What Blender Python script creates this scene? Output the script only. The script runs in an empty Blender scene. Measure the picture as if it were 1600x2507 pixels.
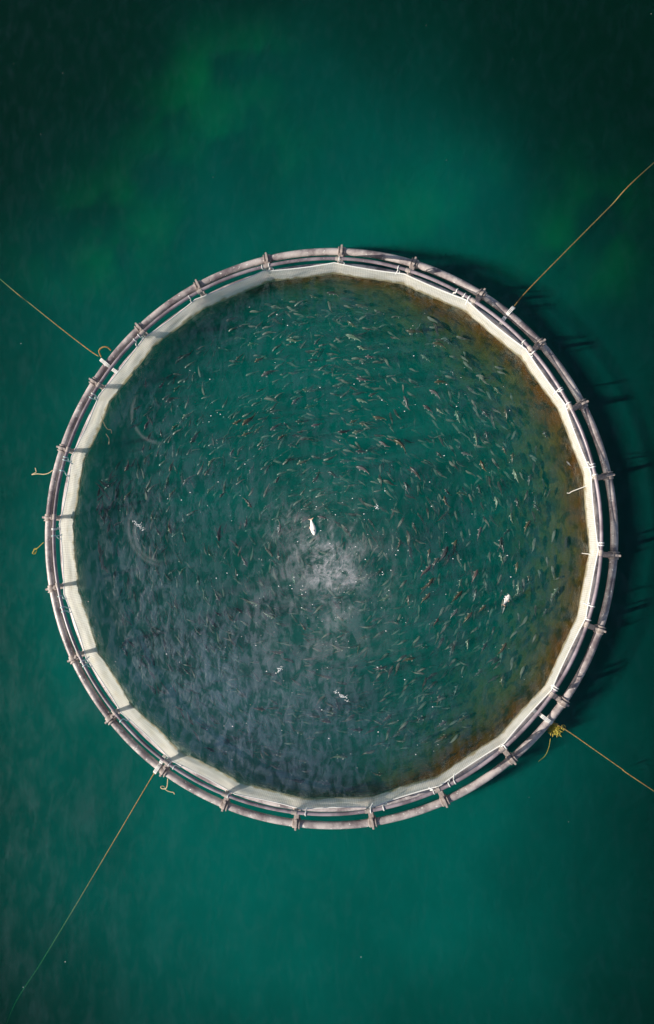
import bpy, bmesh, math, random
import numpy as np
from mathutils import Vector, Matrix, noise
random.seed(7)
rng = np.random.default_rng(7)
R = math.radians
SC = bpy.context.scene
COL = SC.collection

# ------------------------------------------------------------------ camera
PW, PH = 1600.0, 2507.0            # the photograph's own pixels
CAM = Vector((2.25, -1.06, 20.0))
AX, AY, FPX = 0.0772, 0.1028, 1770.0
cd = bpy.data.cameras.new('drone_camera')
cam = bpy.data.objects.new('drone_camera', cd)
COL.objects.link(cam)
cam.location = CAM
CROT = Matrix.Rotation(AY, 3, 'Y') @ Matrix.Rotation(AX, 3, 'X')
cam.rotation_euler = CROT.to_euler('XYZ')
cd.sensor_fit = 'VERTICAL'
cd.sensor_height = 24.0
cd.lens = 24.0 * FPX / PH
cd.clip_start = 0.1
cd.clip_end = 2000
SC.camera = cam


def at(px, py, z=0.0):
    """point of height z seen at a pixel of the photograph"""
    d = CROT @ Vector(((px - PW / 2) / FPX, -(py - PH / 2) / FPX, -1.0))
    t = (z - CAM.z) / d.z
    return CAM + d * t


# ------------------------------------------------------------------ light
SUN_EL = R(29)
SUN_AZ = R(180 + 14)               # direction towards the sun, measured from +x
sv = Vector((math.cos(SUN_EL) * math.cos(SUN_AZ), math.cos(SUN_EL) * math.sin(SUN_AZ), math.sin(SUN_EL)))
sl = bpy.data.lights.new('sun', 'SUN')
sl.energy = 5.0
sl.angle = R(0.5)
sl.color = (1.0, 0.92, 0.80)
so = bpy.data.objects.new('sun', sl)
so.rotation_euler = (-sv).to_track_quat('-Z', 'Y').to_euler()
so.location = sv * 60
COL.objects.link(so)
wd = bpy.data.worlds.new('World')
SC.world = wd
wd.use_nodes = True
wn = wd.node_tree
sky = wn.nodes.new('ShaderNodeTexSky')
sky.sky_type = 'NISHITA'
sky.sun_disc = False
sky.sun_elevation = SUN_EL
sky.sun_rotation = math.atan2(sv.x, sv.y)
bg = wn.nodes['Background']
bg.inputs['Strength'].default_value = 0.07
wn.links.new(sky.outputs['Color'], bg.inputs['Color'])
SC.view_settings.view_transform = 'Standard'
SC.view_settings.look = 'None'
SC.view_settings.exposure = 0.36
SC.view_settings.gamma = 1.0
SC.cycles.transparent_max_bounces = 40
SC.cycles.volume_bounces = 0
SC.cycles.max_bounces = 6
SC.cycles.use_denoising = True

# ------------------------------------------------------------------ node helpers


class NT:
    def __init__(self, name):
        self.m = bpy.data.materials.new(name)
        self.m.use_nodes = True
        self.t = self.m.node_tree
        self.t.nodes.clear()
        self.out = self.n('OutputMaterial')

    def n(self, typ, **kw):
        nd = self.t.nodes.new('ShaderNode' + typ)
        for k, v in kw.items():
            if k.startswith('i_'):
                nd.inputs[k[2:].replace('_', ' ')].default_value = v
            else:
                setattr(nd, k, v)
        return nd

    def l(self, a, b):
        self.t.links.new(a, b)

    def put(self, sock, v):
        if isinstance(v, (int, float)):
            sock.default_value = v
        elif isinstance(v, (tuple, list)):
            sock.default_value = tuple(v) + ((1.0,) if len(v) == 3 and len(sock.default_value) == 4 else ())
        else:
            self.l(v, sock)

    def math(self, op, a, b=0.0, c=0.0, clamp=False):
        nd = self.n('Math', operation=op, use_clamp=clamp)
        for i, v in enumerate((a, b, c)):
            self.put(nd.inputs[i], v)
        return nd.outputs[0]

    def smooth(self, v, a, b, lo=0.0, hi=1.0):
        nd = self.n('MapRange', interpolation_type='SMOOTHSTEP')
        for i, x in enumerate((v, a, b, lo, hi)):
            self.put(nd.inputs[i], x)
        return nd.outputs[0]

    def noise(self, vec, scale, detail=3.0, rough=0.55, dist=0.0):
        nd = self.n('TexNoise')
        if vec is not None:
            self.l(vec, nd.inputs['Vector'])
        nd.inputs['Scale'].default_value = scale
        nd.inputs['Detail'].default_value = detail
        nd.inputs['Roughness'].default_value = rough
        nd.inputs['Distortion'].default_value = dist
        return nd.outputs['Fac']

    def mixc(self, f, a, b):
        nd = self.n('Mix', data_type='RGBA')
        self.put(nd.inputs[0], f)
        self.put(nd.inputs[6], a)
        self.put(nd.inputs[7], b)
        return nd.outputs[2]

    def mixs(self, f, a, b):
        nd = self.n('MixShader')
        self.put(nd.inputs[0], f)
        self.l(a, nd.inputs[1])
        self.l(b, nd.inputs[2])
        return nd.outputs[0]

    def bump(self, h, strength, dist):
        nd = self.n('Bump')
        nd.inputs['Strength'].default_value = strength
        nd.inputs['Distance'].default_value = dist
        self.l(h, nd.inputs['Height'])
        return nd.outputs[0]

    def obj(self):
        return self.n('TexCoord').outputs['Object']

    def surf(self, s):
        self.l(s, self.out.inputs['Surface'])


def pbr(name, c1, c2, scale=3.0, rough=0.6, spots=None, spot_scale=18.0, spot_cut=0.68, bump=0.0):
    t = NT(name)
    o = t.obj()
    col = t.mixc(t.smooth(t.noise(o, scale, 5, 0.65), 0.35, 0.65), c1, c2)
    if spots:
        f = t.smooth(t.noise(o, spot_scale, 2, 0.5), spot_cut, spot_cut + 0.04)
        col = t.mixc(f, col, spots)
    p = t.n('BsdfPrincipled')
    t.put(p.inputs['Base Color'], col)
    p.inputs['Roughness'].default_value = rough
    if bump:
        t.l(t.bump(t.noise(o, scale * 14, 3), bump, 0.01), p.inputs['Normal'])
    t.surf(p.outputs[0])
    return t.m


M = {}
M['pipe'] = pbr('weathered_pipe', (0.165, 0.13, 0.14), (0.54, 0.48, 0.46), 1.7, 0.42, (0.72, 0.70, 0.66), 13.0, 0.66, 0.25)
M['pipe_inner'] = pbr('weathered_inner_pipe', (0.175, 0.14, 0.15), (0.56, 0.50, 0.49), 2.0, 0.42, (0.62, 0.58, 0.54), 15.0, 0.66, 0.25)
M['rail'] = pbr('dull_rail', (0.16, 0.125, 0.145), (0.36, 0.30, 0.33), 1.6, 0.36, (0.6, 0.56, 0.55), 22.0, 0.70)
M['bracket'] = pbr('bracket_plastic', (0.27, 0.22, 0.20), (0.48, 0.41, 0.37), 5.0, 0.6, (0.62, 0.58, 0.54), 20.0, 0.68)
M['tie'] = pbr('white_tie', (0.72, 0.72, 0.70), (0.82, 0.80, 0.76), 30, 0.7)
M['tie_blue'] = pbr('pale_blue_tie', (0.45, 0.66, 0.66), (0.62, 0.76, 0.74), 30, 0.7)
M['rope'] = pbr('ochre_rope', (0.21, 0.12, 0.03), (0.36, 0.25, 0.085), 24, 0.8)
M['rope_pale'] = pbr('pale_rope', (0.58, 0.46, 0.24), (0.70, 0.60, 0.38), 24, 0.8)
M['weed_yellow'] = pbr('yellow_weed', (0.30, 0.24, 0.02), (0.50, 0.42, 0.06), 12, 0.7)
M['weed_green'] = pbr('green_weed', (0.02, 0.09, 0.015), (0.05, 0.17, 0.03), 9, 0.6)
M['net_reflection'] = pbr('dark_net_reflection', (0.004, 0.008, 0.006), (0.015, 0.02, 0.01), 9, 0.6)  # near-black colour standing in for the net's reflection in ripples
M['foam'] = pbr('white_foam', (0.85, 0.85, 0.86), (0.78, 0.80, 0.80), 9, 0.6)
M['seabed'] = pbr('silty_seabed', (0.03, 0.04, 0.03), (0.06, 0.07, 0.05), 0.2, 0.9)

# net above the water: white twine, knots and a few brown stains
t = NT('white_netting')
uv = t.n('UVMap').outputs[0]
sp = t.n('SeparateXYZ')
t.l(uv, sp.inputs[0])
U, V = sp.outputs[0], sp.outputs[1]
wu = t.math('SINE', t.math('MULTIPLY', U, 2 * math.pi / 0.05))
wv = t.math('SINE', t.math('MULTIPLY', V, 2 * math.pi / 0.035))
weave = t.math('MAXIMUM', wu, wv)
o = t.obj()
mw = t.n('Mapping')
mw.inputs['Scale'].default_value = (0.9, 16.0, 1.0)
t.l(uv, mw.inputs['Vector'])
strand = t.smooth(t.noise(mw.outputs[0], 1.6, 4, 0.65, 0.3), 0.50, 0.68)
mx_ = t.n('Mapping')
mx_.inputs['Scale'].default_value = (7.0, 1.2, 1.0)
t.l(uv, mx_.inputs['Vector'])
lace = t.smooth(t.noise(mx_.outputs[0], 1.5, 3, 0.6), 0.58, 0.70)
dirt = t.smooth(t.noise(o, 3.5, 4, 0.6), 0.45, 0.75)
low = t.smooth(t.math('ADD', V, t.math('MULTIPLY', t.math('SUBTRACT', t.noise(o, 5.0, 4), 0.5), 0.25)), 0.07, -0.02)
col = t.mixc(t.math('MULTIPLY', dirt, 0.6), (0.94, 0.92, 0.84), (0.86, 0.80, 0.62))
col = t.mixc(t.math('MULTIPLY', strand, 0.38), col, (0.52, 0.46, 0.33))
col = t.mixc(t.math('MULTIPLY', lace, 0.22), col, (0.55, 0.50, 0.38))
col = t.mixc(t.math('MULTIPLY', low, 0.7), col, (0.42, 0.29, 0.09))
di = t.n('BsdfDiffuse')
tr = t.n('BsdfTranslucent')
t.l(col, di.inputs[0])
t.l(col, tr.inputs[0])
nb = t.bump(weave, 0.35, 0.006)
t.l(nb, di.inputs['Normal'])
body = t.mixs(0.52, di.outputs[0], tr.outputs[0])
tp = t.n('BsdfTransparent')
al = t.smooth(weave, -0.5, 0.6, 0.66, 0.94)
t.surf(t.mixs(al, tp.outputs[0], body))
M['net'] = t.m

# net below the water: brown fouled twine
t = NT('fouled_netting')
uv = t.n('UVMap').outputs[0]
sp = t.n('SeparateXYZ')
t.l(uv, sp.inputs[0])
U, V = sp.outputs[0], sp.outputs[1]
o = t.obj()
n1 = t.noise(o, 2.2, 5, 0.65)
mu = t.n('Mapping')
mu.inputs['Scale'].default_value = (1.0, 2.6, 1.0)
t.l(uv, mu.inputs['Vector'])
n2 = t.noise(mu.outputs[0], 2.4, 6, 0.68, 0.5)
n3 = t.noise(mu.outputs[0], 0.8, 3, 0.55, 0.4)
rust = t.smooth(t.math('ADD', V, t.math('MULTIPLY', t.math('SUBTRACT', n3, 0.5), 1.2)), -0.50, 0.05)   # diatom film in the top half metre
col = t.mixc(t.smooth(n1, 0.38, 0.62), (0.060, 0.048, 0.012), (0.105, 0.078, 0.016))
col = t.mixc(rust, col, (0.115, 0.047, 0.005))
col = t.mixc(t.math('MULTIPLY', t.smooth(n2, 0.44, 0.62), 0.88), col, (0.016, 0.020, 0.008))
di = t.n('BsdfDiffuse')
t.l(col, di.inputs[0])
tr = t.n('BsdfTranslucent')
t.l(col, tr.inputs[0])
wu = t.math('SINE', t.math('MULTIPLY', U, 2 * math.pi / 0.07))
wv = t.math('SINE', t.math('MULTIPLY', V, 2 * math.pi / 0.07))
weave = t.math('MAXIMUM', wu, wv)
so_ = t.n('SeparateXYZ')
t.l(o, so_.inputs[0])
wall_opacity = t.smooth(t.math('ADD', so_.outputs[0], t.math('MULTIPLY', n1, 3.0)), -4.0, 1.5, 0.34, 0.84)   # left wall made sheerer so sun passes and its shade band lightens
al = t.math('MULTIPLY', wall_opacity, t.math('MULTIPLY', t.smooth(weave, -0.4, 0.5, 0.78, 1.0), t.smooth(n2, 0.30, 0.55, 0.8, 1.0)))
tp = t.n('BsdfTransparent')
t.surf(t.mixs(al, tp.outputs[0], t.mixs(0.2, di.outputs[0], tr.outputs[0])))
M['fouled'] = t.m

# water surface (with a clear coloured body below it)
t = NT('sea_water')
o = t.obj()
so_ = t.n('SeparateXYZ')
t.l(o, so_.inputs[0])
X, Y = so_.outputs[0], so_.outputs[1]
rr = t.math('SQRT', t.math('ADD', t.math('MULTIPLY', X, X), t.math('MULTIPLY', Y, Y)))
inside = t.smooth(rr, 7.3, 7.45, 1.0, 0.0)
# swirl space: the shoal drags the surface round, so ripples are long along the circle
cv = t.n('CombineXYZ')
inv = t.math('DIVIDE', 4.2, t.math('ADD', rr, 0.6))
t.l(t.math('MULTIPLY', X, inv), cv.inputs[0])
t.l(t.math('MULTIPLY', Y, inv), cv.inputs[1])
t.l(t.math('MULTIPLY', rr, 1.9), cv.inputs[2])
swirl = cv.outputs[0]
mp = t.n('Mapping')
mp.inputs['Rotation'].default_value = (0, 0, R(-14))
mp.inputs['Scale'].default_value = (1.0, 0.42, 1.0)
t.l(o, mp.inputs['Vector'])
rip = t.noise(mp.outputs[0], 5.0, 5, 0.62, 0.7)
swl = t.noise(swirl, 2.3, 4, 0.6, 0.6)
rip2 = t.noise(o, 4.5, 3, 0.6, 0.8)
chop = t.math('ADD', t.math('ADD', t.math('MULTIPLY', rip, 0.6), t.math('MULTIPLY', swl, 0.4)), t.math('MULTIPLY', rip2, 0.6))
calm = t.noise(o, 0.7, 2, 0.5)
hgt = t.math('ADD', t.math('MULTIPLY', chop, inside), t.math('MULTIPLY', calm, 0.15))
nrm = t.bump(hgt, 0.30, 0.07)
geo = t.n('NewGeometry')
dt = t.n('VectorMath', operation='DOT_PRODUCT')
t.l(nrm, dt.inputs[0])
t.l(geo.outputs['Incoming'], dt.inputs[1])
# Schlick's reflectance, the same from above and from below
cosi = t.math('ABSOLUTE', dt.outputs['Value'])
refl = t.math('ADD', 0.021, t.math('MULTIPLY', 0.979, t.math('POWER', t.math('SUBTRACT', 1.0, cosi, 0, True), 5.0)))
gl = t.n('BsdfGlossy')
gl.inputs['Roughness'].default_value = 0.06
t.l(nrm, gl.inputs['Normal'])
tp = t.n('BsdfTransparent')
wat = t.mixs(refl, tp.outputs[0], gl.outputs[0])


def blob(cx, cy, rx, ry, rot=0.0):
    a = t.math('SUBTRACT', X, cx)
    b = t.math('SUBTRACT', Y, cy)
    ca, sa = math.cos(rot), math.sin(rot)
    u = t.math('DIVIDE', t.math('ADD', t.math('MULTIPLY', a, ca), t.math('MULTIPLY', b, sa)), rx)
    v = t.math('DIVIDE', t.math('SUBTRACT', t.math('MULTIPLY', b, ca), t.math('MULTIPLY', a, sa)), ry)
    q = t.math('ADD', t.math('MULTIPLY', u, u), t.math('MULTIPLY', v, v))
    return t.math('EXPONENT', t.math('MULTIPLY', q, -1.0))


# foam on the pen water, plus masks that paint in rippled sky reflection
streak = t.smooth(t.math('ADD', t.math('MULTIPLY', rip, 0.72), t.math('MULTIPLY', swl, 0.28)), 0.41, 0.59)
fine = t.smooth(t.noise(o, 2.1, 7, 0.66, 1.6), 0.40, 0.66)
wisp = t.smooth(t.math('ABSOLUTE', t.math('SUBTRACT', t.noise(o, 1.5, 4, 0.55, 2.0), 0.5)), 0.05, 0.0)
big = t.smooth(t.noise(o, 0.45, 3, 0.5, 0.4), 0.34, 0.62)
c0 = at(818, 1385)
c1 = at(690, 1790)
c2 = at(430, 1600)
froth_sheen = t.math('MULTIPLY', blob(c0.x, c0.y, 0.92, 1.25, 0.42), t.math('ADD', t.math('MULTIPLY', fine, 0.36), t.math('MULTIPLY', wisp, 0.24)))
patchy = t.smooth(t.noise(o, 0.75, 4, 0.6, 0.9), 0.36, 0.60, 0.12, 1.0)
froth_sheen = t.math('MULTIPLY', froth_sheen, patchy)
froth_sheen = t.math('ADD', froth_sheen, t.math('MULTIPLY', blob(c0.x - 0.9, c0.y - 1.7, 1.9, 2.6, -0.35), t.math('MULTIPLY', t.math('ADD', 0.3, patchy), t.math('ADD', 0.012, t.math('MULTIPLY', streak, 0.05)))))
froth_sheen = t.math('ADD', froth_sheen, t.math('MULTIPLY', blob(c0.x - 0.5, c0.y - 0.3, 1.7, 2.0), t.math('MULTIPLY', patchy, t.math('ADD', 0.02, t.math('MULTIPLY', streak, 0.11)))))
froth_sheen = t.math('ADD', froth_sheen, t.math('MULTIPLY', streak, 0.004))  # grey ripple streaks painted over the whole pen as sky sheen
sky_sheen = t.math('MULTIPLY', blob(c1.x, c1.y, 3.2, 2.6, -0.2), t.math('ADD', 0.10, t.math('MULTIPLY', streak, 0.17)))  # lower left patches where the sky's reflection is painted stronger
sky_sheen = t.math('ADD', sky_sheen, t.math('MULTIPLY', blob(c2.x, c2.y, 2.6, 3.6, 0.5), t.math('ADD', 0.04, t.math('MULTIPLY', streak, 0.17))))
sky_sheen = t.math('ADD', sky_sheen, t.math('MULTIPLY', t.math('MULTIPLY', streak, t.math('ADD', 0.25, big)), 0.11))
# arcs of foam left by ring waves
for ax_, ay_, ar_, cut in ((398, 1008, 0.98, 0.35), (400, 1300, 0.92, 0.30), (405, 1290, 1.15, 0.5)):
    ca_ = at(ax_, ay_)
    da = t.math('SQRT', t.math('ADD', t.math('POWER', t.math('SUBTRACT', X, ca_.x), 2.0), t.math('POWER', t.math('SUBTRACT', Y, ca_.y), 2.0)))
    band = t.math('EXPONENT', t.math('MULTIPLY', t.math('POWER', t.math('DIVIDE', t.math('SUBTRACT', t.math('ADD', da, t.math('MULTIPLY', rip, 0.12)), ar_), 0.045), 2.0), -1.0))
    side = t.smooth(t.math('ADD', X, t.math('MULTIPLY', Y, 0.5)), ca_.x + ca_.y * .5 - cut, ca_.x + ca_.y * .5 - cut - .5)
    froth_sheen = t.math('ADD', froth_sheen, t.math('MULTIPLY', t.math('MULTIPLY', band, side), 0.09))
froth_sheen = t.math('MULTIPLY', froth_sheen, inside)
sky_sheen = t.math('MULTIPLY', sky_sheen, inside)
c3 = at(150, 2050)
sky_sheen = t.math('ADD', sky_sheen, t.math('MULTIPLY', blob(c3.x, c3.y, 4.5, 6.5), t.smooth(t.noise(mp.outputs[0], 1.6, 4, 0.6, 0.2), 0.44, 0.74, 0.0, 0.05)))  # painted smudges of sky reflection on the open water
sky_sheen = t.math('ADD', sky_sheen, t.smooth(t.noise(mp.outputs[0], 3.4, 6, 0.7, 0.4), 0.42, 0.72, 0.0, 0.035))
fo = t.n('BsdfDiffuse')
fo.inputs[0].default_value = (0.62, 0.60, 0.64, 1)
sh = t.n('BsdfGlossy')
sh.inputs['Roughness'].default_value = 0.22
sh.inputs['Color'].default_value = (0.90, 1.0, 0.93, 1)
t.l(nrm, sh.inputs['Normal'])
t.surf(t.mixs(froth_sheen, t.mixs(sky_sheen, wat, sh.outputs[0]), fo.outputs[0]))
va = t.n('VolumeAbsorption')
va.inputs['Density'].default_value = 1.0
va.inputs['Color'].default_value = (0.52, 0.87, 0.83, 1)
vs = t.n('VolumeScatter')
vs.inputs['Density'].default_value = 0.05
vs.inputs['Color'].default_value = (0.0, 0.13, 0.10, 1)
ad = t.n('AddShader')
t.l(va.outputs[0], ad.inputs[0])
t.l(vs.outputs[0], ad.inputs[1])
t.l(ad.outputs[0], t.out.inputs['Volume'])
M['water'] = t.m


def cloud_mat(name, col, dens):
    t = NT(name)
    vs = t.n('VolumeScatter')
    vs.inputs['Density'].default_value = dens
    vs.inputs['Color'].default_value = col + (1,)
    t.l(vs.outputs[0], t.out.inputs['Volume'])
    return t.m


M['turbid'] = cloud_mat('turbid_water', (0.0, 0.80, 0.68), 0.29)
M['bloom'] = cloud_mat('green_bloom', (0.0, 0.90, 0.10), 0.22)


def fish_mat(name, back, flank, belly):
    t = NT(name)
    o = t.obj()
    sp = t.n('SeparateXYZ')
    t.l(o, sp.inputs[0])
    h = sp.outputs[2]
    col = t.mixc(t.smooth(h, -0.035, 0.0), belly, flank)
    col = t.mixc(t.smooth(h, 0.0, 0.04), col, back)
    sp_ = t.smooth(t.noise(o, 55, 2), 0.60, 0.66)
    col = t.mixc(t.math('MULTIPLY', sp_, 0.5), col, (0.03, 0.03, 0.025))
    p = t.n('BsdfPrincipled')
    t.l(col, p.inputs['Base Color'])
    p.inputs['Roughness'].default_value = 0.34
    t.surf(p.outputs[0])
    return t.m


FISHM = [
    ('olive brown', fish_mat('olive_brown_fish', (0.075, 0.050, 0.024), (0.15, 0.10, 0.05), (0.45, 0.41, 0.33))),
    ('dark grey', fish_mat('dark_grey_fish', (0.022, 0.02, 0.02), (0.08, 0.065, 0.065), (0.42, 0.40, 0.38))),
    ('reddish brown', fish_mat('reddish_brown_fish', (0.085, 0.045, 0.038), (0.17, 0.105, 0.09), (0.45, 0.38, 0.34))),
    ('silvery green', fish_mat('silvery_green_fish', (0.10, 0.13, 0.085), (0.30, 0.33, 0.25), (0.55, 0.55, 0.48))),
    ('mauve grey', fish_mat('mauve_grey_fish', (0.10, 0.075, 0.078), (0.20, 0.16, 0.165), (0.5, 0.46, 0.45))),
]
M['pale_fish'] = pbr('pale_dead_fish', (0.85, 0.78, 0.72), (0.92, 0.86, 0.80), 9, 0.5)
M['pale_fin'] = pbr('pale_pink_fin', (0.70, 0.42, 0.30), (0.78, 0.55, 0.42), 9, 0.5)

# ------------------------------------------------------------------ object helpers


def tag(o, label=None, cat=None, group=None, kind=None):
    if label:
        o['label'] = label
    if cat:
        o['category'] = cat
    if group:
        o['group'] = group
    if kind:
        o['kind'] = kind
    return o


def empty(name, loc=(0, 0, 0), rz=0.0):
    o = bpy.data.objects.new(name, None)
    o.location = loc
    o.rotation_euler = (0, 0, rz)
    o.empty_display_size = 0.2
    COL.objects.link(o)
    return o


class MB:
    def __init__(self):
        self.v, self.f, self.uv = [], [], None

    def grid(self, rows, closed_u=False, closed_v=False):
        b = len(self.v)
        n, k = len(rows), len(rows[0])
        for r_ in rows:
            self.v.extend([tuple(p) for p in r_])
        for i in range(n if closed_u else n - 1):
            for j in range(k if closed_v else k - 1):
                i2, j2 = (i + 1) % n, (j + 1) % k
                self.f.append((b + i * k + j, b + i2 * k + j, b + i2 * k + j2, b + i * k + j2))
        return b

    def tube(self, pts, r, seg=8, closed=False, flat=1.0):
        pts = [Vector(p) for p in pts]
        n = len(pts)
        rs = r if isinstance(r, (list, tuple)) else [r] * n
        rows = []
        prev = None
        for i, p in enumerate(pts):
            if closed:
                d = pts[(i + 1) % n] - pts[i - 1]
            else:
                d = pts[min(i + 1, n - 1)] - pts[max(i - 1, 0)]
            d.normalize()
            if prev is None:
                up = Vector((0, 0, 1)) if abs(d.z) < 0.9 else Vector((1, 0, 0))
                a = d.cross(up).normalized()
            else:
                a = (prev - d * prev.dot(d)).normalized()
            prev = a
            c = d.cross(a)
            rows.append([p + (a * math.cos(2 * math.pi * k / seg) + c * math.sin(2 * math.pi * k / seg) * flat) * rs[i] for k in range(seg)])
        b = self.grid(rows, closed, True)
        if not closed:
            self.f.append(tuple(b + k for k in range(seg)))
            self.f.append(tuple(b + (n - 1) * seg + k for k in reversed(range(seg))))

    def box(self, c, s, rot=None, bev=0.0):
        bm = bmesh.new()
        bmesh.ops.create_cube(bm, size=1.0)
        for v in bm.verts:
            v.co = Vector((v.co.x * s[0], v.co.y * s[1], v.co.z * s[2]))
        if bev:
            bmesh.ops.bevel(bm, geom=list(bm.edges), offset=bev, segments=2, affect='EDGES')
        mt = Matrix.Translation(c) @ (rot.to_4x4() if rot else Matrix())
        b = len(self.v)
        bm.verts.index_update()
        self.v.extend([tuple(mt @ v.co) for v in bm.verts])
        self.f.extend([tuple(b + v.index for v in f.verts) for f in bm.faces])
        bm.free()

    def blob(self, c, r, sub=2, amp=0.25, sc=(1, 1, 1), fq=2.0):
        bm = bmesh.new()
        bmesh.ops.create_icosphere(bm, subdivisions=sub, radius=1.0)
        b = len(self.v)
        bm.verts.index_update()
        sd = Vector((random.random() * 50, random.random() * 50, random.random() * 50))
        for v in bm.verts:
            k = r * (1 + amp * noise.noise(v.co * fq + sd))
            self.v.append((c[0] + v.co.x * k * sc[0], c[1] + v.co.y * k * sc[1], c[2] + v.co.z * k * sc[2]))
        self.f.extend([tuple(b + v.index for v in f.verts) for f in bm.faces])
        bm.free()

    def mesh(self, name, m, smooth=True):
        me = bpy.data.meshes.new(name)
        me.from_pydata(self.v, [], self.f)
        me.update()
        if smooth:
            me.polygons.foreach_set('use_smooth', [True] * len(me.polygons))
            me.set_sharp_from_angle(angle=R(42))
        for mm in (m if isinstance(m, list) else [m]):
            me.materials.append(mm)
        return me

    def build(self, name, m, parent=None, smooth=True):
        o = bpy.data.objects.new(name, self.mesh(name, m, smooth))
        COL.objects.link(o)
        o.parent = parent
        return o


def curve(pts, n=24):
    """smooth curve through points (Catmull-Rom)"""
    P = [Vector(p) for p in pts]
    P = [P[0] * 2 - P[1]] + P + [P[-1] * 2 - P[-2]]
    out = []
    segs = len(P) - 3
    for i in range(segs):
        a, b, c, d = P[i:i + 4]
        for k in range(n):
            s = k / n
            out.append(0.5 * ((2 * b) + (c - a) * s + (2 * a - 5 * b + 4 * c - d) * s * s + (3 * b - a - 3 * c + d) * s ** 3))
    out.append(P[-2])
    return out


# ------------------------------------------------------------------ sea
b = MB()
L, D = 300.0, 14.0
NR = 1
vs_ = [(-L, -L, 0), (L, -L, 0), (L, L, 0), (-L, L, 0), (-L, -L, -D), (L, -L, -D), (L, L, -D), (-L, L, -D)]
b.v = vs_
b.f = [(0, 1, 2, 3), (7, 6, 5, 4), (0, 4, 5, 1), (1, 5, 6, 2), (2, 6, 7, 3), (3, 7, 4, 0)]
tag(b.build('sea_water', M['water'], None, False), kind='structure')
rows = [[(x, y, -13.5 + 0.5 * noise.noise((x * .1, y * .1, 0))) for y in np.linspace(-L, L, 60)] for x in np.linspace(-L, L, 60)]
b = MB()
b.grid(rows)
tag(b.build('seabed', M['seabed']), kind='structure')


def lens(name, m, fn, x0, x1, y0, y1, nx, ny, top):
    xs, ys = np.linspace(x0, x1, nx), np.linspace(y0, y1, ny)
    tz = lambda x, y: top - 0.30 * max(0.0, noise.fractal((x * .30, y * .22, 1.1), 1.0, 2.0, 4) + .15) * min(1.0, fn(x, y) / 1.2)
    T = [[(x, y, tz(x, y)) for y in ys] for x in xs]
    Bt = [[(x, y, tz(x, y) - 0.012 - fn(x, y)) for y in ys] for x in xs]
    b = MB()
    b.grid(T)
    k = b.grid(Bt)
    b.f = b.f[:len(b.f) // 2] + [tuple(reversed(f)) for f in b.f[len(b.f) // 2:]]
    I = lambda i, j: i * ny + j
    rim = [I(i, 0) for i in range(nx)] + [I(nx - 1, j) for j in range(1, ny)] + [I(i, ny - 1) for i in range(nx - 2, -1, -1)] + [I(0, j) for j in range(ny - 2, 0, -1)]
    for q in range(len(rim)):
        a, c = rim[q], rim[(q + 1) % len(rim)]
        b.f.append((c, a, k + a, k + c))
    # the grid above winds downwards: flip so normals look outwards
    b.f = [tuple(reversed(f)) for f in b.f]
    o = b.build(name, m, None, True)
    bm = bmesh.new()
    bm.from_mesh(o.data)
    bmesh.ops.recalc_face_normals(bm, faces=bm.faces)
    bm.to_mesh(o.data)
    bm.free()
    return tag(o, kind='stuff')


def turbid(x, y):  # haze thickness shaped to darken the water towards the corners
    q = (((x + 0.8) / 6.8) ** 2 + ((y + 1.3) / 9.7) ** 2) ** 1.25
    n = noise.fractal((x * 0.13, y * 0.13, 3.3), 1.0, 2.0, 3)
    m_ = noise.fractal((x * .42, y * .34, 7.7), 1.0, 2.0, 4)
    return 4.2 * math.exp(-q * (1 - 0.25 * n)) * (1 + .35 * m_)


tw = lens('turbid_water', M['turbid'], turbid, -26, 26, -40, 38, 120, 170, -0.10)
tw['label'] = 'milky teal water haze around the fish pen, thinned outwards for dark corners'
BL = [(480, 270, 1.9, 1.2), (640, 340, 1.5, .8), (230, 590, 1.8, 1.3), (1060, 480, 1.8, 1.2), (1430, 560, 1.6, 1.5), (560, 130, 1.5, 1.0), (300, 520, 1.4, 1.2)]
BL = [(at(p, q), a, c) for p, q, a, c in BL]


def bloom(x, y):
    s = 0.0
    for c, a, e in BL:
        s += math.exp(-((x - c.x) / a) ** 2 - ((y - c.y) / e) ** 2)
    n = noise.fractal((x * 0.6, y * 0.5, 9.1), 1.0, 2.0, 6)
    return 0.5 * s * (0.35 + 1.5 * n + math.sqrt((0.35 + 1.5 * n) ** 2 + 0.02)) / 2


bl = lens('plankton_bloom', M['bloom'], bloom, -14, 14, 1, 22, 110, 90, -0.2)
bl['label'] = 'faint green plankton patches in the water beyond the pen'

# ------------------------------------------------------------------ the floating collar
EA, EB = 7.895, 7.965              # the collar is slightly oval


def ring(th, off=0.0):
    return Vector(((EA + off) * math.cos(th), (EB + off) * math.sin(th), 0))


PIPE_Z, PIPE_R = 0.055, 0.10
INNER, RAIL, RAIL_Z = -0.45, -0.53, 0.80
cage = empty('fish_pen', (0, 0, 0))
tag(cage, 'round floating fish pen collar of grey twin pipes, brackets and handrail', 'fish pen')
N = 360


def wob(th, s):
    return 0.012 * noise.noise((math.cos(th) * 3, math.sin(th) * 3, s))


for nm, off, z, r_, m, sd in (('outer_float_pipe', 0, PIPE_Z, PIPE_R, 'pipe', 1), ('inner_float_pipe', INNER, PIPE_Z, PIPE_R, 'pipe_inner', 5), ('handrail', RAIL, RAIL_Z, 0.045, 'rail', 9)):
    b = MB()
    b.tube([ring(2 * math.pi * k / N, off + wob(2 * math.pi * k / N, sd)) + Vector((0, 0, z)) for k in range(N)], r_, 16, True)
    b.build(nm, M[m], cage)

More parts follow.
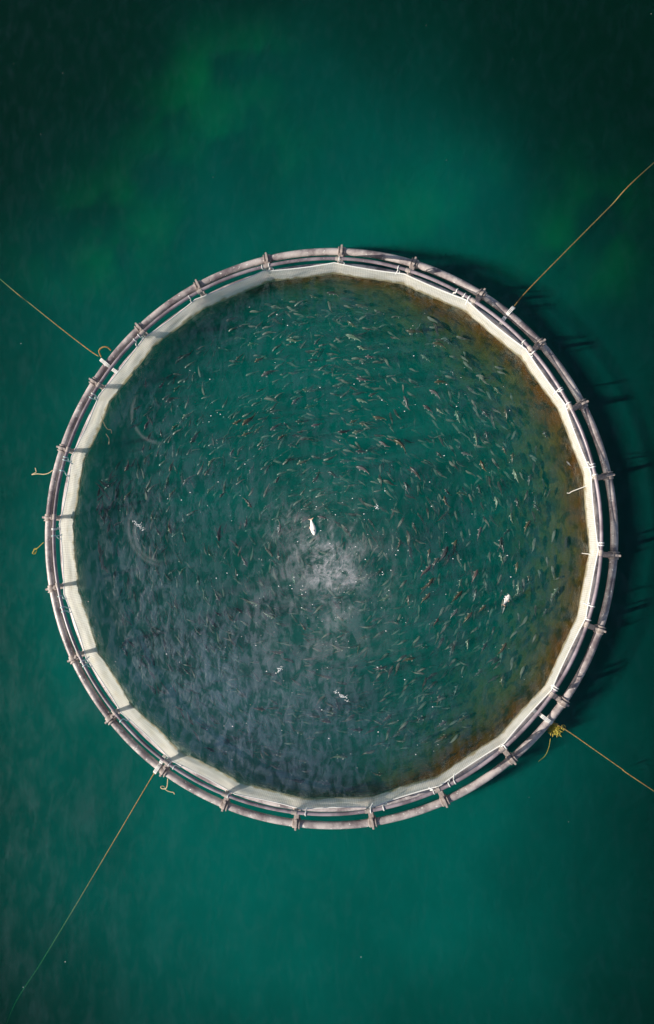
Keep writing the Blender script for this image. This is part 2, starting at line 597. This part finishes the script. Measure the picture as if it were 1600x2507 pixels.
BPIX = [(803, 593), (975, 615), (1137, 685), (1275, 805), (1370, 950), (1425, 1120), (1430, 1305), (1393, 1475), (1308, 1640), (1190, 1770), (1038, 1868), (873, 1918), (697, 1927), (528, 1892), (382, 1817), (255, 1695), (168, 1552), (118, 1385), (120, 1218), (148, 1055), (220, 897), (330, 773), (467, 672), (628, 610)]
BTH = []
for px, py in BPIX:
    p = at(px * 1600 / 1537, py * 1600 / 1537, 0.1)
    BTH.append(math.atan2(p.y / EB, p.x / EA))


def make_bracket():
    # local frame: x outwards, y along the pipe, z up, origin on the outer pipe's axis
    def sleeve(mb, x, hw, r0):
        mb.tube([(x, -hw, 0), (x, -hw + .012, 0), (x, hw - .012, 0), (x, hw, 0)], [r0 - .012, r0, r0, r0 - .012], 20)
    m = MB()
    sleeve(m, 0, 0.105, PIPE_R + 0.028)
    sleeve(m, INNER, 0.105, PIPE_R + 0.028)
    m.box((INNER / 2, 0, 0.03), (0.30, 0.14, 0.18), None, 0.012)
    root = m.build('bracket', M['bracket'], cage)
    f = MB()
    f.tube([(0, -.028, 0), (0, .028, 0)], PIPE_R + 0.07, 20)
    f.tube([(0, .075, 0), (0, .098, 0)], PIPE_R + 0.05, 20)
    f.box((0.0, 0, 0.10), (0.30, 0.06, 0.10), None, 0.01)
    f.build('clamp_flange', M['bracket'], root)
    p = MB()
    p.tube([(INNER, 0, 0.08), (INNER + .002, 0, 0.16), (INNER - .03, 0, 0.45), (RAIL, 0, RAIL_Z - PIPE_Z - .03)], [0.085, 0.062, 0.05, 0.048], 12)
    p.build('post', M['bracket'], root)
    c = MB()
    c.tube([(RAIL, -.07, RAIL_Z - PIPE_Z), (RAIL, .07, RAIL_Z - PIPE_Z)], 0.058, 14)
    c.build('rail_socket', M['bracket'], root)
    return root


def copy_tree(o, parent):
    c = o.copy()
    COL.objects.link(c)
    c.parent = parent
    for ch in list(o.children):
        copy_tree(ch, c)
    return c


proto = make_bracket()
brackets = [proto] + [copy_tree(proto, cage) for _ in BTH[1:]]
for o, th in zip(brackets, BTH):
    p = ring(th)
    o.location = (p.x, p.y, PIPE_Z)
    n_ = Vector((math.cos(th) / EA, math.sin(th) / EB, 0))
    o.rotation_euler = (0, 0, math.atan2(n_.y, n_.x))

# ------------------------------------------------------------------ the net
net = empty('fish_net', (0, 0, 0))
tag(net, 'pale net bag hung inside the round collar, white above water and brown below', 'net')
VTH = sorted([(th + R(1.3) + random.uniform(-.012, .012)) % (2 * math.pi) for th in BTH])
NV = len(VTH)
TOPZ = [0.52 + random.uniform(-.05, .05) for _ in VTH]
SUBS = 14


def span(i, s):
    a0 = VTH[i]
    a1 = VTH[(i + 1) % NV]
    if a1 <= a0:
        a1 += 2 * math.pi
    return a0 + (a1 - a0) * s


RT = -0.53
top_pts, thetas = [], []
for i in range(NV):
    p0 = ring(VTH[i], RT)
    p1 = ring(VTH[(i + 1) % NV], RT)
    # how far this span sags: less where the wind side pulls it tight
    sag = 0.03 + 0.05 * random.random()
    for k in range(SUBS):
        s = k / SUBS
        th = span(i, s)
        q = p0.lerp(p1, s)
        q.z = TOPZ[i] * (1 - s) + TOPZ[(i + 1) % NV] * s - sag * 4 * s * (1 - s)
        inward = Vector((-math.cos(th), -math.sin(th), 0))
        q += inward * (0.006 * 4 * s * (1 - s))
        top_pts.append(q)
        thetas.append(th)
NT_ = len(top_pts)


def slack(th):
    """how far the waterline stands inside the top rope"""
    c = math.cos(th - R(195))
    return 0.085 + 0.10 * max(0, c) + 0.03 * noise.noise((math.cos(th) * 6, math.sin(th) * 6, 1.7))


def wl(i):
    th = thetas[i]
    k = i % SUBS / SUBS
    p = top_pts[i] + Vector((-math.cos(th), -math.sin(th), 0)) * slack(th)
    return p


VR = 9
rows, uvr = [], []
for j in range(VR + 1):
    f = j / VR
    row, ur = [], []
    for i in range(NT_):
        tp_, w = top_pts[i], wl(i)
        z = tp_.z * (1 - f) - 0.06 * f
        p = tp_.lerp(w, f)
        th = thetas[i]
        bul = 0.060 * math.sin(math.pi * f) * noise.noise((th * 11, f * 2.5, 4.0)) + 0.026 * noise.noise((th * 40, f * 3, 8.0)) * f
        row.append((p.x - math.cos(th) * bul, p.y - math.sin(th) * bul, z))
        ur.append((th * 7.4, z))
    rows.append(row)
    uvr.append(ur)


def netmesh(name, rows, uvr, m):
    b = MB()
    b.grid(rows, False, True)
    o = b.build(name, m, net)
    lay = o.data.uv_layers.new(name='UVMap')
    flat = [u for r_ in uvr for u in r_]
    mx = 2 * math.pi * 7.4
    for poly in o.data.polygons:
        us = [flat[vi] for vi in poly.vertices]
        hi = max(u[0] for u in us)
        for li, u in zip(poly.loop_indices, us):
            uu = u[0] + (mx if hi - u[0] > mx / 2 else 0)
            lay.data[li].uv = (uu, u[1])
    return o


netmesh('netting_above_water', rows, uvr, M['net'])
# the bag below
rows2, uv2 = [], []
depths = [-0.06, -0.3, -0.6, -1.0, -1.5, -2.1, -2.8, -3.6, -4.4]
base_rad = [Vector((r_[0], r_[1], 0)).length for r_ in rows[-1]]
for j, z in enumerate(depths):
    row, ur = [], []
    for i in range(NT_):
        th = thetas[i]
        x, y, _ = rows[-1][i]
        k = 1 - (0.085 + 0.135 * math.cos(th)) * (-z - .06) * (1 - .045 * -z) + 0.014 * noise.noise((th * 7, z * 1.1, 2.2)) * min(1, -z)
        row.append((x * k, y * k, z))
        ur.append((th * 7.4, z))
    rows2.append(row)
    uv2.append(ur)
for k, z in ((0.6, -5.0), (0.25, -5.5), (0.02, -5.7)):
    rows2.append([(rows2[8][i][0] * k, rows2[8][i][1] * k, z) for i in range(NT_)])
    uv2.append([(thetas[i] * 7.4, -4.4 - (1 - k) * 7) for i in range(NT_)])
netmesh('netting_under_water', rows2, uv2, M['fouled'])
b = MB()
b.tube(top_pts, 0.016, 6, True)
b.build('top_rope', M['tie'], net)
# ties up to the handrail
for i in range(NV):
    for k in range(random.choice((1, 2, 2, 3))):
        dth = random.uniform(-0.03, 0.03) + (0.02 * k)
        th = VTH[i] + dth
        rail = ring(th + random.uniform(-.006, .006), RAIL)
        tp_ = min(top_pts, key=lambda q: (q - ring(th, RT)).length + 0)
        b = MB()
        o_ = Vector((math.cos(th), math.sin(th), 0))
        loop = [tp_ + Vector((0, 0, -.02)), tp_ + o_ * .02 + Vector((0, 0, .1)), rail - o_ * .055 + Vector((0, 0, RAIL_Z - .02)), rail + Vector((0, 0, RAIL_Z + .06)), rail + o_ * .06 + Vector((0, 0, RAIL_Z)), rail + o_ * .03 + Vector((0, 0, RAIL_Z - .07)), rail - o_ * .05 + Vector((0, 0, RAIL_Z - .05))]
        if random.random() < .5:
            loop += [rail - o_ * .12 + Vector((random.uniform(-.08, .08), random.uniform(-.08, .08), RAIL_Z - .12))]
        b.tube(curve(loop, 5), 0.013 + .004 * random.random(), 6)
        left = math.cos(th - R(190)) > 0.75
        b.build('rope_tie', M['tie_blue'] if left and random.random() < .6 else M['tie'], net)

# ------------------------------------------------------------------ mooring lines


def mooring(pix, label, lash_pix, extra=None):
    """pix: (px, py, z) from the collar outwards"""
    P = [at(a, c, z) for a, c, z in pix]
    root = empty('mooring_line', P[0])
    tag(root, label, 'rope', 'mooring lines of the pen')
    d = P[-1] - P[-2]
    P2 = P + [P[-1] + d.normalized() * 9 + Vector((0, 0, -3.5)), P[-1] + d.normalized() * 22 + Vector((0, 0, -10))]
    b = MB()
    C_ = curve(P2, 40)
    b.tube([p - P[0] + Vector((0, 0, .008 * noise.noise(p * 2))) for p in C_], 0.0150, 7)
    b.build('rope', M['rope'], root)
    for a0, a1 in lash_pix:
        q0, q1 = at(a0[0], a0[1], .17), at(a1[0], a1[1], .17)
        al_ = (q1 - q0).normalized()
        sd = Vector((-al_.y, al_.x, 0))
        b = MB()
        for k in (-1.2, 0, 1.2):
            pts = [q0 - al_ * .05 + sd * (.022 * k) + Vector((0, 0, -.2)), q0 + sd * (.028 * k), (q0 + q1) / 2 + sd * (.03 * k) + Vector((0, 0, .02)), q1 + sd * (.028 * k), q1 + al_ * .05 + sd * (.022 * k) + Vector((0, 0, -.2))]
            b.tube([p - P[0] for p in curve(pts, 6)], 0.016, 6)
        b.build('lashing', M['tie'], root)
    return root


ml1 = mooring([(240, 872, .12), (215, 855, .02), (150, 805, -.10), (75, 745, -.35), (10, 692, -.75)], 'mooring line running from the pen to the upper left, stiff loop beside it', [((246, 880), (266, 896)), ((272, 902), (291, 915))])
pts = [at(247, 874, .10), at(242, 861, .10), at(246, 853, .14), at(255, 849, .16), at(264, 851, .14), at(271, 858, .10)]
b = MB()
b.tube([p - ml1.location for p in curve(pts, 8)], 0.022, 7)
b.build('rope_loop', M['rope'], ml1)
mooring([(1258, 750, .12), (1290, 712, .02), (1380, 620, -.06), (1490, 509, -.16), (1597, 402, -.30)], 'mooring line running from the pen to the upper right edge of the view', [((1257, 752), (1243, 768)), ((1236, 776), (1227, 790))])
ml3 = mooring([(1340, 1762, .14), (1387, 1788, .04), (1452, 1833, -.02), (1519, 1880, -.08), (1600, 1936, -.16)], 'mooring line running to the lower right edge, yellow weed at its start', [((1350, 1770), (1325, 1752)), ((1318, 1748), (1303, 1737))])
mooring([(378, 1893, .14), (368, 1908, .04), (290, 2040, -.10), (190, 2208, -.8), (100, 2357, -2.2), (30, 2470, -3.8)], 'long mooring line running to the lower left and fading into deep water', [((378, 1892), (390, 1874)), ((393, 1868), (402, 1852))])

# weed tuft hanging on the lower right line
c = at(1356, 1786, 0.0)
wt = empty('seaweed_tuft', c)
tag(wt, 'shaggy yellow seaweed tuft caught on the lower right mooring line', 'seaweed')
b = MB()
for k in range(120):
    a = random.uniform(0, 2 * math.pi)
    st = Vector((random.gauss(0, .08), random.gauss(0.03, .06), random.uniform(-.02, .08)))
    L_ = random.uniform(.05, .17)
    pts = [st]
    for q in range(4):
        a += random.uniform(-.9, .9)
        pts.append(pts[-1] + Vector((math.cos(a), math.sin(a) - .25, random.uniform(-.25, .2))) * L_ / 4)
    b.tube(curve(pts, 3), [0.008] * 12 + [0.003], 4)
b.build('fronds', M['weed_yellow'], wt)
b = MB()
pts = [at(1347, 1808, -.05), at(1343, 1830, -.10), at(1334, 1850, -.12), at(1318, 1864, -.06)]
b.tube([p - c for p in curve(pts, 6)], 0.006, 5)
b.build('trailing_strand', M['weed_yellow'], wt)

# loose rope ends


def loose(pix, label, r_=0.012, m='rope_pale', z=0.03):
    P = [at(p[0], p[1], p[2] if len(p) > 2 else z) for p in pix]
    b = MB()
    C_ = curve(P, 8)
    b.tube([p - P[0] for p in C_], r_, 6)
    o = b.build('loose_rope', M[m])
    o.location = P[0]
    tag(o, label, 'rope', 'loose rope ends')


def zp(x0, y0, s, pts, z0=.12, z1=.02):
    n = len(pts)
    return [(x0 + a / s, y0 + c / s, z0 + (z1 - z0) * min(1, 2 * k / n)) for k, (a, c) in enumerate(pts)]


loose(zp(70, 1000, 5.123, [(300, 775), (250, 810), (190, 825), (100, 820), (40, 830), (70, 812), (92, 795), (80, 745)]), 'pale loose rope end with hooked tip floating left of the pen')
loose(zp(70, 1000, 5.123, [(185, 1680), (110, 1750), (70, 1775), (45, 1815), (80, 1820), (100, 1770), (75, 1755), (60, 1790), (85, 1825)]), 'curled yellow rope end floating left of the pen, below the hooked one', .011, 'weed_yellow')
loose(zp(200, 1700, 3.416, [(718, 705), (712, 770), (695, 790), (665, 785), (662, 770), (685, 770), (705, 800), (740, 815), (765, 820), (776, 836)]), 'pale knotted rope end floating beside the lower left bracket')
loose(zp(70, 1000, 5.123, [(910, 95), (925, 150), (960, 225), (990, 260), (1030, 270), (1038, 312)], .1, 0.012), 'thin rope strand floating inside the pen at the upper left net', .010)
loose(zp(70, 1000, 5.123, [(968, 318), (985, 345), (1006, 385), (1003, 455)], 0.012, 0.012), 'short thin rope strand floating inside the pen, below the longer one', .010)
loose(zp(1250, 850, 5.123, [(962, 1735), (870, 1770), (770, 1808), (735, 1830), (705, 1828)], .1, .012), 'white rope strand trailing inward from the right hand net', .010, 'tie')
loose(zp(1250, 1250, 5.123, [(1000, 548), (950, 542), (890, 535)], .1, .012), 'short white strand poking inward from the right net', .009, 'tie')
loose(zp(70, 1350, 5.123, [(600, 745), (650, 740), (680, 775), (665, 830), (640, 845)], .1, .012), 'thin loop of rope on the water at the left net', .008)
loose(zp(70, 1350, 5.123, [(1150, 1830), (1100, 1790), (1090, 1755), (1130, 1750), (1140, 1790), (1110, 1830), (1150, 1870)], .12, .03), 'yellow rope curl lying on the lower left net edge', .009, 'weed_yellow')

# green weed, and added dark blobs for net reflections, at the left waterline


def clump(px, py, rx, ry, rot, label, m, z=0.0, sub=3):
    p = at(px, py, z)
    b = MB()
    for k in range(7):
        a = random.uniform(0, 2 * math.pi)
        d = math.sqrt(random.random()) * .45
        u, v = math.cos(a) * d * rx, math.sin(a) * d * ry
        b.blob((u * math.cos(rot) - v * math.sin(rot), u * math.sin(rot) + v * math.cos(rot), 0), .45 * min(rx, ry) * random.uniform(.7, 1.2), sub, .5, (1, 1, .35), 3)
    o = b.build('weed_and_reflection', M[m])
    o.location = p
    tag(o, label, 'seaweed', 'weed clumps along the waterline')


clump(169, 1262, .10, .26, .1, 'green weed clump on the left net where the netting gapes', 'weed_green', .10)
clump(174, 1318, .07, .14, 0, 'black blob for a net reflection, just below the green weed clump', 'net_reflection', .01)
clump(233, 1600, .09, .12, 0, 'black blob for a net reflection at the left waterline beside a net shadow', 'net_reflection', .01)
clump(316, 1733, .07, .13, .4, 'black blob for a net reflection at the lower left waterline', 'net_reflection', .01)
clump(492, 1871, .10, .035, .1, 'thin dark blob for a ripple reflection off the lower left net', 'net_reflection', .005)
clump(186, 1398, .03, .10, .2, 'narrow dark blob for a ripple reflection by the left net', 'net_reflection', .005)
clump(193, 1473, .035, .07, .5, 'small dark blob for a ripple reflection beside the left rope loop', 'net_reflection', .005)

# ------------------------------------------------------------------ fish


def fish_shape(bend, s_bend=0.0, seg=12, nsec=15, L_=0.46, fins=True, slim=0.86):
    """head towards +x, length L_, built round the origin"""
    b = MB()
    prof = [(0.0, .006, .008), (.03, .022, .026), (.08, .036, .044), (.16, .046, .060), (.26, .052, .072), (.36, .053, .077), (.46, .050, .074), (.56, .043, .064), (.65, .034, .051), (.73, .025, .038), (.80, .018, .028), (.86, .013, .022), (.90, .010, .020)]
    k_ = L_ / .46

    def axis(s):
        x = (0.5 - s) * L_
        y = bend * (s - .35) ** 2 * L_ * (1 if s > .35 else .35) + s_bend * math.sin(s * 2 * math.pi) * L_ * .08
        return Vector((x, y, 0))
    rows = []
    for s, w, h in prof:
        p = axis(s)
        d = (axis(s - .01) - axis(s + .01)).normalized()
        n = Vector((-d.y, d.x, 0))
        rows.append([p + n * (w * slim * k_ * math.cos(2 * math.pi * q / seg)) + Vector((0, 0, h * k_ * math.sin(2 * math.pi * q / seg))) for q in range(seg)])
    base = b.grid(rows, False, True)
    b.f.append(tuple(base + q for q in range(seg)))
    b.f.append(tuple(base + (len(prof) - 1) * seg + q for q in reversed(range(seg))))

    def plate(outline, th):
        # thin fin with real thickness, outline in (s, lateral, z)
        i0 = len(b.v)
        n = len(outline)
        for sgn in (-1, 1):
            for s, y, z, e in outline:
                p = axis(s)
                d = (axis(s - .01) - axis(s + .01)).normalized()
                nn = Vector((-d.y, d.x, 0))
                q = p + nn * (y * k_) + Vector((0, 0, z * k_))
                if e == 'v':
                    q += nn * (sgn * th)
                else:
                    q.z += sgn * th
                b.v.append(tuple(q))
        b.f.append(tuple(i0 + q for q in reversed(range(n))))
        b.f.append(tuple(i0 + n + q for q in range(n)))
        for q in range(n):
            b.f.append((i0 + q, i0 + (q + 1) % n, i0 + n + (q + 1) % n, i0 + n + q))
    # tail fin (forked, upright, a little twisted so that it shows from above)
    plate([(.885, 0, .016, 'v'), (.94, .010, .05, 'v'), (1.0, .022, .075, 'v'), (.965, .004, .02, 'v'), (.96, 0, 0, 'v'), (.965, -.004, -.02, 'v'), (1.0, -.022, -.075, 'v'), (.94, -.010, -.05, 'v'), (.885, 0, -.016, 'v')], .003)
    if fins:
        plate([(.40, 0, .07, 'v'), (.44, 0, .11, 'v'), (.54, 0, .085, 'v'), (.54, 0, .06, 'v')], .003)
        for sg in (-1, 1):
            plate([(.20, .042 * sg, -.02, 'h'), (.24, .080 * sg, -.028, 'h'), (.31, .085 * sg, -.03, 'h'), (.29, .045 * sg, -.022, 'h')], .002)
            plate([(.55, .030 * sg, -.04, 'h'), (.59, .055 * sg, -.046, 'h'), (.63, .055 * sg, -.046, 'h'), (.62, .03 * sg, -.04, 'h')], .002)
    return b


SHAPES = [(0, 0), (.35, 0), (-.35, 0), (.12, .5), (-.12, -.5), (.75, 0), (-.75, 0)]
MESH = {}
for si, (bd, sb) in enumerate(SHAPES):
    base = fish_shape(bd, sb)
    for mi, (nm, m) in enumerate(FISHM):
        MESH[si, mi] = base.mesh('fish', m)

# traced fish: zoom origin, scale, list of end points in that zoom
TR = [
    (300, 800, 3.8425, [(400, 710, 520, 640), (560, 870, 665, 790), (1095, 960, 1285, 790), (210, 970, 255, 855), (220, 1070, 285, 980), (630, 1095, 735, 970), (940, 1095, 965, 1020), (800, 1310, 890, 1200), (565, 1490, 670, 1375), (400, 1530, 440, 1430), (1300, 465, 1455, 390), (1385, 975, 1495, 905), (1455, 1065, 1537, 1000), (1425, 1470, 1490, 1390), (1010, 1200, 1050, 1145), (345, 575, 395, 520), (1090, 1440, 1115, 1390)]),
    (700, 800, 3.8425, [(560, 70, 715, 120), (1120, 30, 1300, 55), (740, 280, 850, 285), (655, 485, 800, 505), (1105, 650, 1165, 795), (1285, 735, 1390, 800), (1415, 765, 1480, 825), (1345, 590, 1475, 655), (1390, 520, 1537, 505), (480, 990, 620, 985), (620, 1000, 740, 970), (1000, 1045, 1175, 1160), (870, 1080, 980, 1135), (655, 1310, 810, 1360), (245, 1465, 340, 1370), (100, 1300, 230, 1240), (235, 935, 340, 910), (1160, 1310, 1295, 1445), (0, 125, 145, 130), (660, 680, 770, 705), (650, 1170, 770, 1175), (50, 730, 150, 640), (1375, 150, 1520, 170)]),
    (950, 1200, 4.391, [(600, 60, 630, 200), (1150, 65, 1190, 200), (1375, 80, 1400, 215), (955, 545, 1000, 390), (1320, 245, 1325, 365), (1440, 460, 1530, 320), (685, 720, 740, 530), (550, 810, 650, 580), (440, 850, 550, 720), (335, 945, 460, 800), (390, 1090, 490, 940), (340, 1230, 450, 1100), (895, 1000, 965, 850), (750, 1060, 795, 950), (670, 1215, 800, 1080), (960, 1320, 1050, 1240), (795, 1440, 905, 1310), (655, 1395, 745, 1270), (480, 1475, 540, 1370), (1370, 900, 1390, 770), (1490, 1010, 1525, 910), (1390, 1130, 1405, 990), (200, 610, 225, 460), (110, 650, 130, 540), (420, 750, 450, 625), (1240, 690, 1225, 540), (1195, 660, 1220, 500)]),
    (300, 1200, 4.391, [(480, 310, 520, 470), (1030, 550, 1035, 370), (1310, 400, 1350, 285), (1300, 60, 1390, 190), (1045, 75, 1100, 10), (975, 1290, 1050, 1355), (1190, 1245, 1290, 1320), (1265, 690, 1340, 820), (630, 400, 650, 480)]),
    (600, 1550, 3.8425, [(710, 725, 860, 745), (690, 815, 810, 845), (965, 915, 1110, 910), (60, 705, 190, 720), (230, 1240, 340, 1280), (410, 1385, 560, 1390), (665, 1395, 800, 1420), (905, 1475, 1030, 1470), (800, 1150, 965, 1165), (1190, 335, 1310, 325), (1190, 1335, 1290, 1325)]),
    (1150, 1400, 5.123, [(360, 1060, 460, 885), (130, 1030, 215, 880), (100, 510, 205, 410), (915, 550, 980, 460), (540, 320, 640, 240)]),
    (1150, 900, 5.123, [(155, 520, 255, 655), (415, 1000, 455, 1085), (525, 1215, 540, 1060), (915, 790, 985, 900), (1205, 1160, 1340, 1325), (190, 790, 230, 930), (130, 1160, 190, 1320), (545, 1270, 610, 1450), (1200, 890, 1250, 1080)]),
]
FCX, FCY = at(800, 1330).x, at(800, 1330).y
fish = []                          # (pos, heading, length, shape, material)
for x0, y0, s, lst in TR:
    for a, c, d, e in lst:
        z = -random.uniform(.16, .38)
        p0, p1 = at(x0 + a / s, y0 + c / s, z), at(x0 + d / s, y0 + e / s, z)
        mid = (p0 + p1) / 2
        v = p0 - p1
        rad = Vector((mid.x - FCX, mid.y - FCY, 0))
        if v.x * -rad.y + v.y * rad.x < 0:         # the shoal swims counter-clockwise
            v = -v
        fish.append((mid, math.atan2(v.y, v.x), min(.52, max(.27, v.length * 0.98))))


def in_pen(x, y, lim):
    return (x / 7.2) ** 2 + (y / 7.27) ** 2 < lim ** 2


def shoal(n, zlo, zhi, mind, lim, l0, l1):
    out = []
    tries = 0
    while len(out) < n and tries < 60000:
        tries += 1
        r_ = 7.2 * math.sqrt(random.random())
        a = random.uniform(0, 2 * math.pi)
        x, y = r_ * math.cos(a), r_ * math.sin(a)
        if not in_pen(x, y, lim):
            continue
        if random.random() > 0.52 + 0.7 * noise.noise((x * .55, y * .55, 5)):
            continue
        if any((x - q[0].x) ** 2 + (y - q[0].y) ** 2 < mind * mind for q in out) or (mind > .25 and any((x - q[0].x) ** 2 + (y - q[0].y) ** 2 < mind * mind for q in fish)):
            continue
        dx, dy = x - FCX, y - FCY
        h = math.atan2(dx, -dy) + random.gauss(0, .45)
        out.append((Vector((x, y, random.uniform(zlo, zhi))), h, random.uniform(l0, l1)))
    return out


fish += shoal(294 - len(fish), -.85, -.22, .27, .955, .28, .43)
CLOCK = {0: 'twelve', 1: 'one', 2: 'two', 3: 'three', 4: 'four', 5: 'five', 6: 'six', 7: 'seven', 8: 'eight', 9: 'nine', 10: 'ten', 11: 'eleven'}
PLACE = ['at the pen centre', 'just off centre', 'nearly halfway out', 'past halfway out', 'two thirds out', 'near the net', 'beside the net']
HEAD = ['right', 'up-right', 'up', 'up-left', 'left', 'down-left', 'down', 'down-right']
BEND = {0: 'straight', 1: 'bent', 2: 'bent', 3: 'wavy', 4: 'wavy', 5: 'curled', 6: 'curled'}
for mid, h, ln in fish:
    si = random.choices(range(7), (5, 3, 3, 2, 2, 1, 1))[0]
    r_ = math.hypot(mid.x, mid.y)
    onwall = r_ > 5.6 and mid.x > -1
    mi = random.choices(range(5), (4, 2, 1, 2, 1) if onwall else (3, 3, 2, 1.6, 3))[0]
    o = bpy.data.objects.new('fish', MESH[si, mi])
    o.location = mid
    o.rotation_euler = (random.uniform(-.25, .25), random.uniform(-.06, .06), h)
    o.scale = (ln / .46,) * 3
    COL.objects.link(o)
    hour = int(round(math.degrees(math.atan2(mid.x, mid.y)) / 30)) % 12
    pl = min(6, int(r_ / 7.2 * 7))
    hd = HEAD[int(round(h / (math.pi / 4))) % 8]
    sz = 'long' if ln > .41 else ('small' if ln < .33 else 'medium')
    tag(o, f'{sz} {BEND[si]} {FISHM[mi][0]} fish heading {hd}, {PLACE[pl]} at {CLOCK[hour]} o\'clock', 'fish', 'fish shoaling in the pen')

# the deeper, blurred part of the shoal: one mass
allv, allf, allm = [], [], []
low = [fish_shape(bd, sb, 6, 15, .46, False) for bd, sb in SHAPES[:5]]
lowv = [np.array(l_.v) for l_ in low]
cnt = 0
for mid, h, ln in shoal(2600, -1.6, -.30, .06, .94, .26, .44):
    i = random.randrange(5)
    k = ln / .46
    ca, sa = math.cos(h), math.sin(h)
    v = lowv[i] * k
    v = np.c_[v[:, 0] * ca - v[:, 1] * sa + mid.x, v[:, 0] * sa + v[:, 1] * ca + mid.y, v[:, 2] + mid.z]
    off = len(allv)
    allv.extend(map(tuple, v))
    allf.extend([tuple(off + q for q in f) for f in low[i].f])
    allm.extend([random.randrange(5)] * len(low[i].f))
t = NT('deep_fish')
p = t.n('BsdfPrincipled')
t.put(p.inputs['Base Color'], t.mixc(t.smooth(t.noise(t.obj(), 3.5, 2), .42, .6), (0.04, 0.037, 0.034), (0.20, 0.185, 0.155)))
p.inputs['Roughness'].default_value = .4
t.surf(p.outputs[0])
b = MB()
b.v, b.f = allv, allf
tag(b.build('deep_shoal', t.m), 'dim mass of deeper fish circling under the surface shoal', None, None, 'stuff')

# pale fish at the surface


def pale(px, py, px2, py2, label, bend, roll, z=0.015):
    p0, p1 = at(px, py, z), at(px2, py2, z)
    v = p0 - p1
    root = empty('pale_fish', (p0 + p1) / 2, math.atan2(v.y, v.x))
    tag(root, label, 'fish')
    b = fish_shape(bend, 0, 14, 15, v.length * 1.06)
    nb_ = 13 * 14
    body = MB()
    body.v = b.v[:nb_]
    body.f = [f for f in b.f if max(f) < nb_]
    fins = MB()
    fins.v = b.v[nb_:]
    fins.f = [tuple(i - nb_ for i in f) for f in b.f if min(f) >= nb_]
    for part, nm, m in ((body, 'body', 'pale_fish'), (fins, 'fins', 'pale_fin')):
        o = part.build(nm, M[m], root)
        o.rotation_euler = (roll, 0, 0)
    return root


pale(769, 1309, 761, 1270, 'dead white fish floating belly up at the cage centre', .15, R(105))
pale(1246, 1457, 1232, 1482, 'pinkish white fish breaking the surface in the right part of the pen', .9, R(80))


def splash(px, py, ang, length, n, label):
    c = at(px, py, 0)
    b = MB()
    for k in range(n):
        s = random.uniform(-.5, .5) * length
        q = (s * math.cos(ang) + random.gauss(0, .03), s * math.sin(ang) + random.gauss(0, .03))
        b.blob((q[0], q[1], random.uniform(.0, .05)), random.uniform(.005, .017), 1, .4, (1.3, 1, .7), 2)
    for k in range(3):
        a = ang + random.uniform(-.5, .5)
        s = random.uniform(-.3, .1) * length
        st = Vector((s * math.cos(ang), s * math.sin(ang), .01))
        pts = [st, st + Vector((math.cos(a), math.sin(a), .05)) * length * .2, st + Vector((math.cos(a + .6), math.sin(a + .6), .0)) * length * .36]
        b.tube(curve(pts, 5), [.007] * 6 + [.004] * 5, 5)
    o = b.build('splash', M['foam'])
    o.location = c
    tag(o, label, 'splash', 'splashes of jumping fish')


splash(684, 1640, R(50), .30, 26, 'white splash in the lower part of the pen, left of the beaded one')
splash(836, 1703, R(-35), .46, 24, 'beaded white splash above a dark fish in the lower part of the pen')
splash(340, 1287, R(-40), .42, 22, 'scattered white splash drops in the left part of the pen')
splash(1240, 1462, R(60), .16, 10, 'small splash around the pinkish fish in the right part')
splash(922, 1243, R(-70), .18, 10, 'small white splash among fish right of the dead white fish')

# fine white flecks, modelled for both foam bubbles and sun glints, hundreds of them
b = MB()
for k in range(300):
    r_ = 7.1 * math.sqrt(random.random())
    a = random.uniform(0, 2 * math.pi)
    x, y = r_ * math.cos(a), r_ * math.sin(a)
    if k % 3 == 0:
        x, y = random.gauss(c0.x, 1.1), random.gauss(c0.y, 1.2)
    if not in_pen(x, y, .97):
        continue
    b.blob((x, y, .004), random.choice((.005, .006, .008, .013)), 1, .3, (1.5, 1, .5), 2)
for k in range(26):
    p = at(random.uniform(0, PW), random.uniform(0, PH), 0)
    if not in_pen(p.x, p.y, 1.16):
        b.blob((p.x, p.y, .003), random.choice((.004, .006, .009)), 1, .3, (1.5, 1, .5), 2)
tag(b.build('foam_glint_flecks', M['foam']), 'tiny white flecks of foam and modelled sun glints scattered over the pen water', None, None, 'stuff')
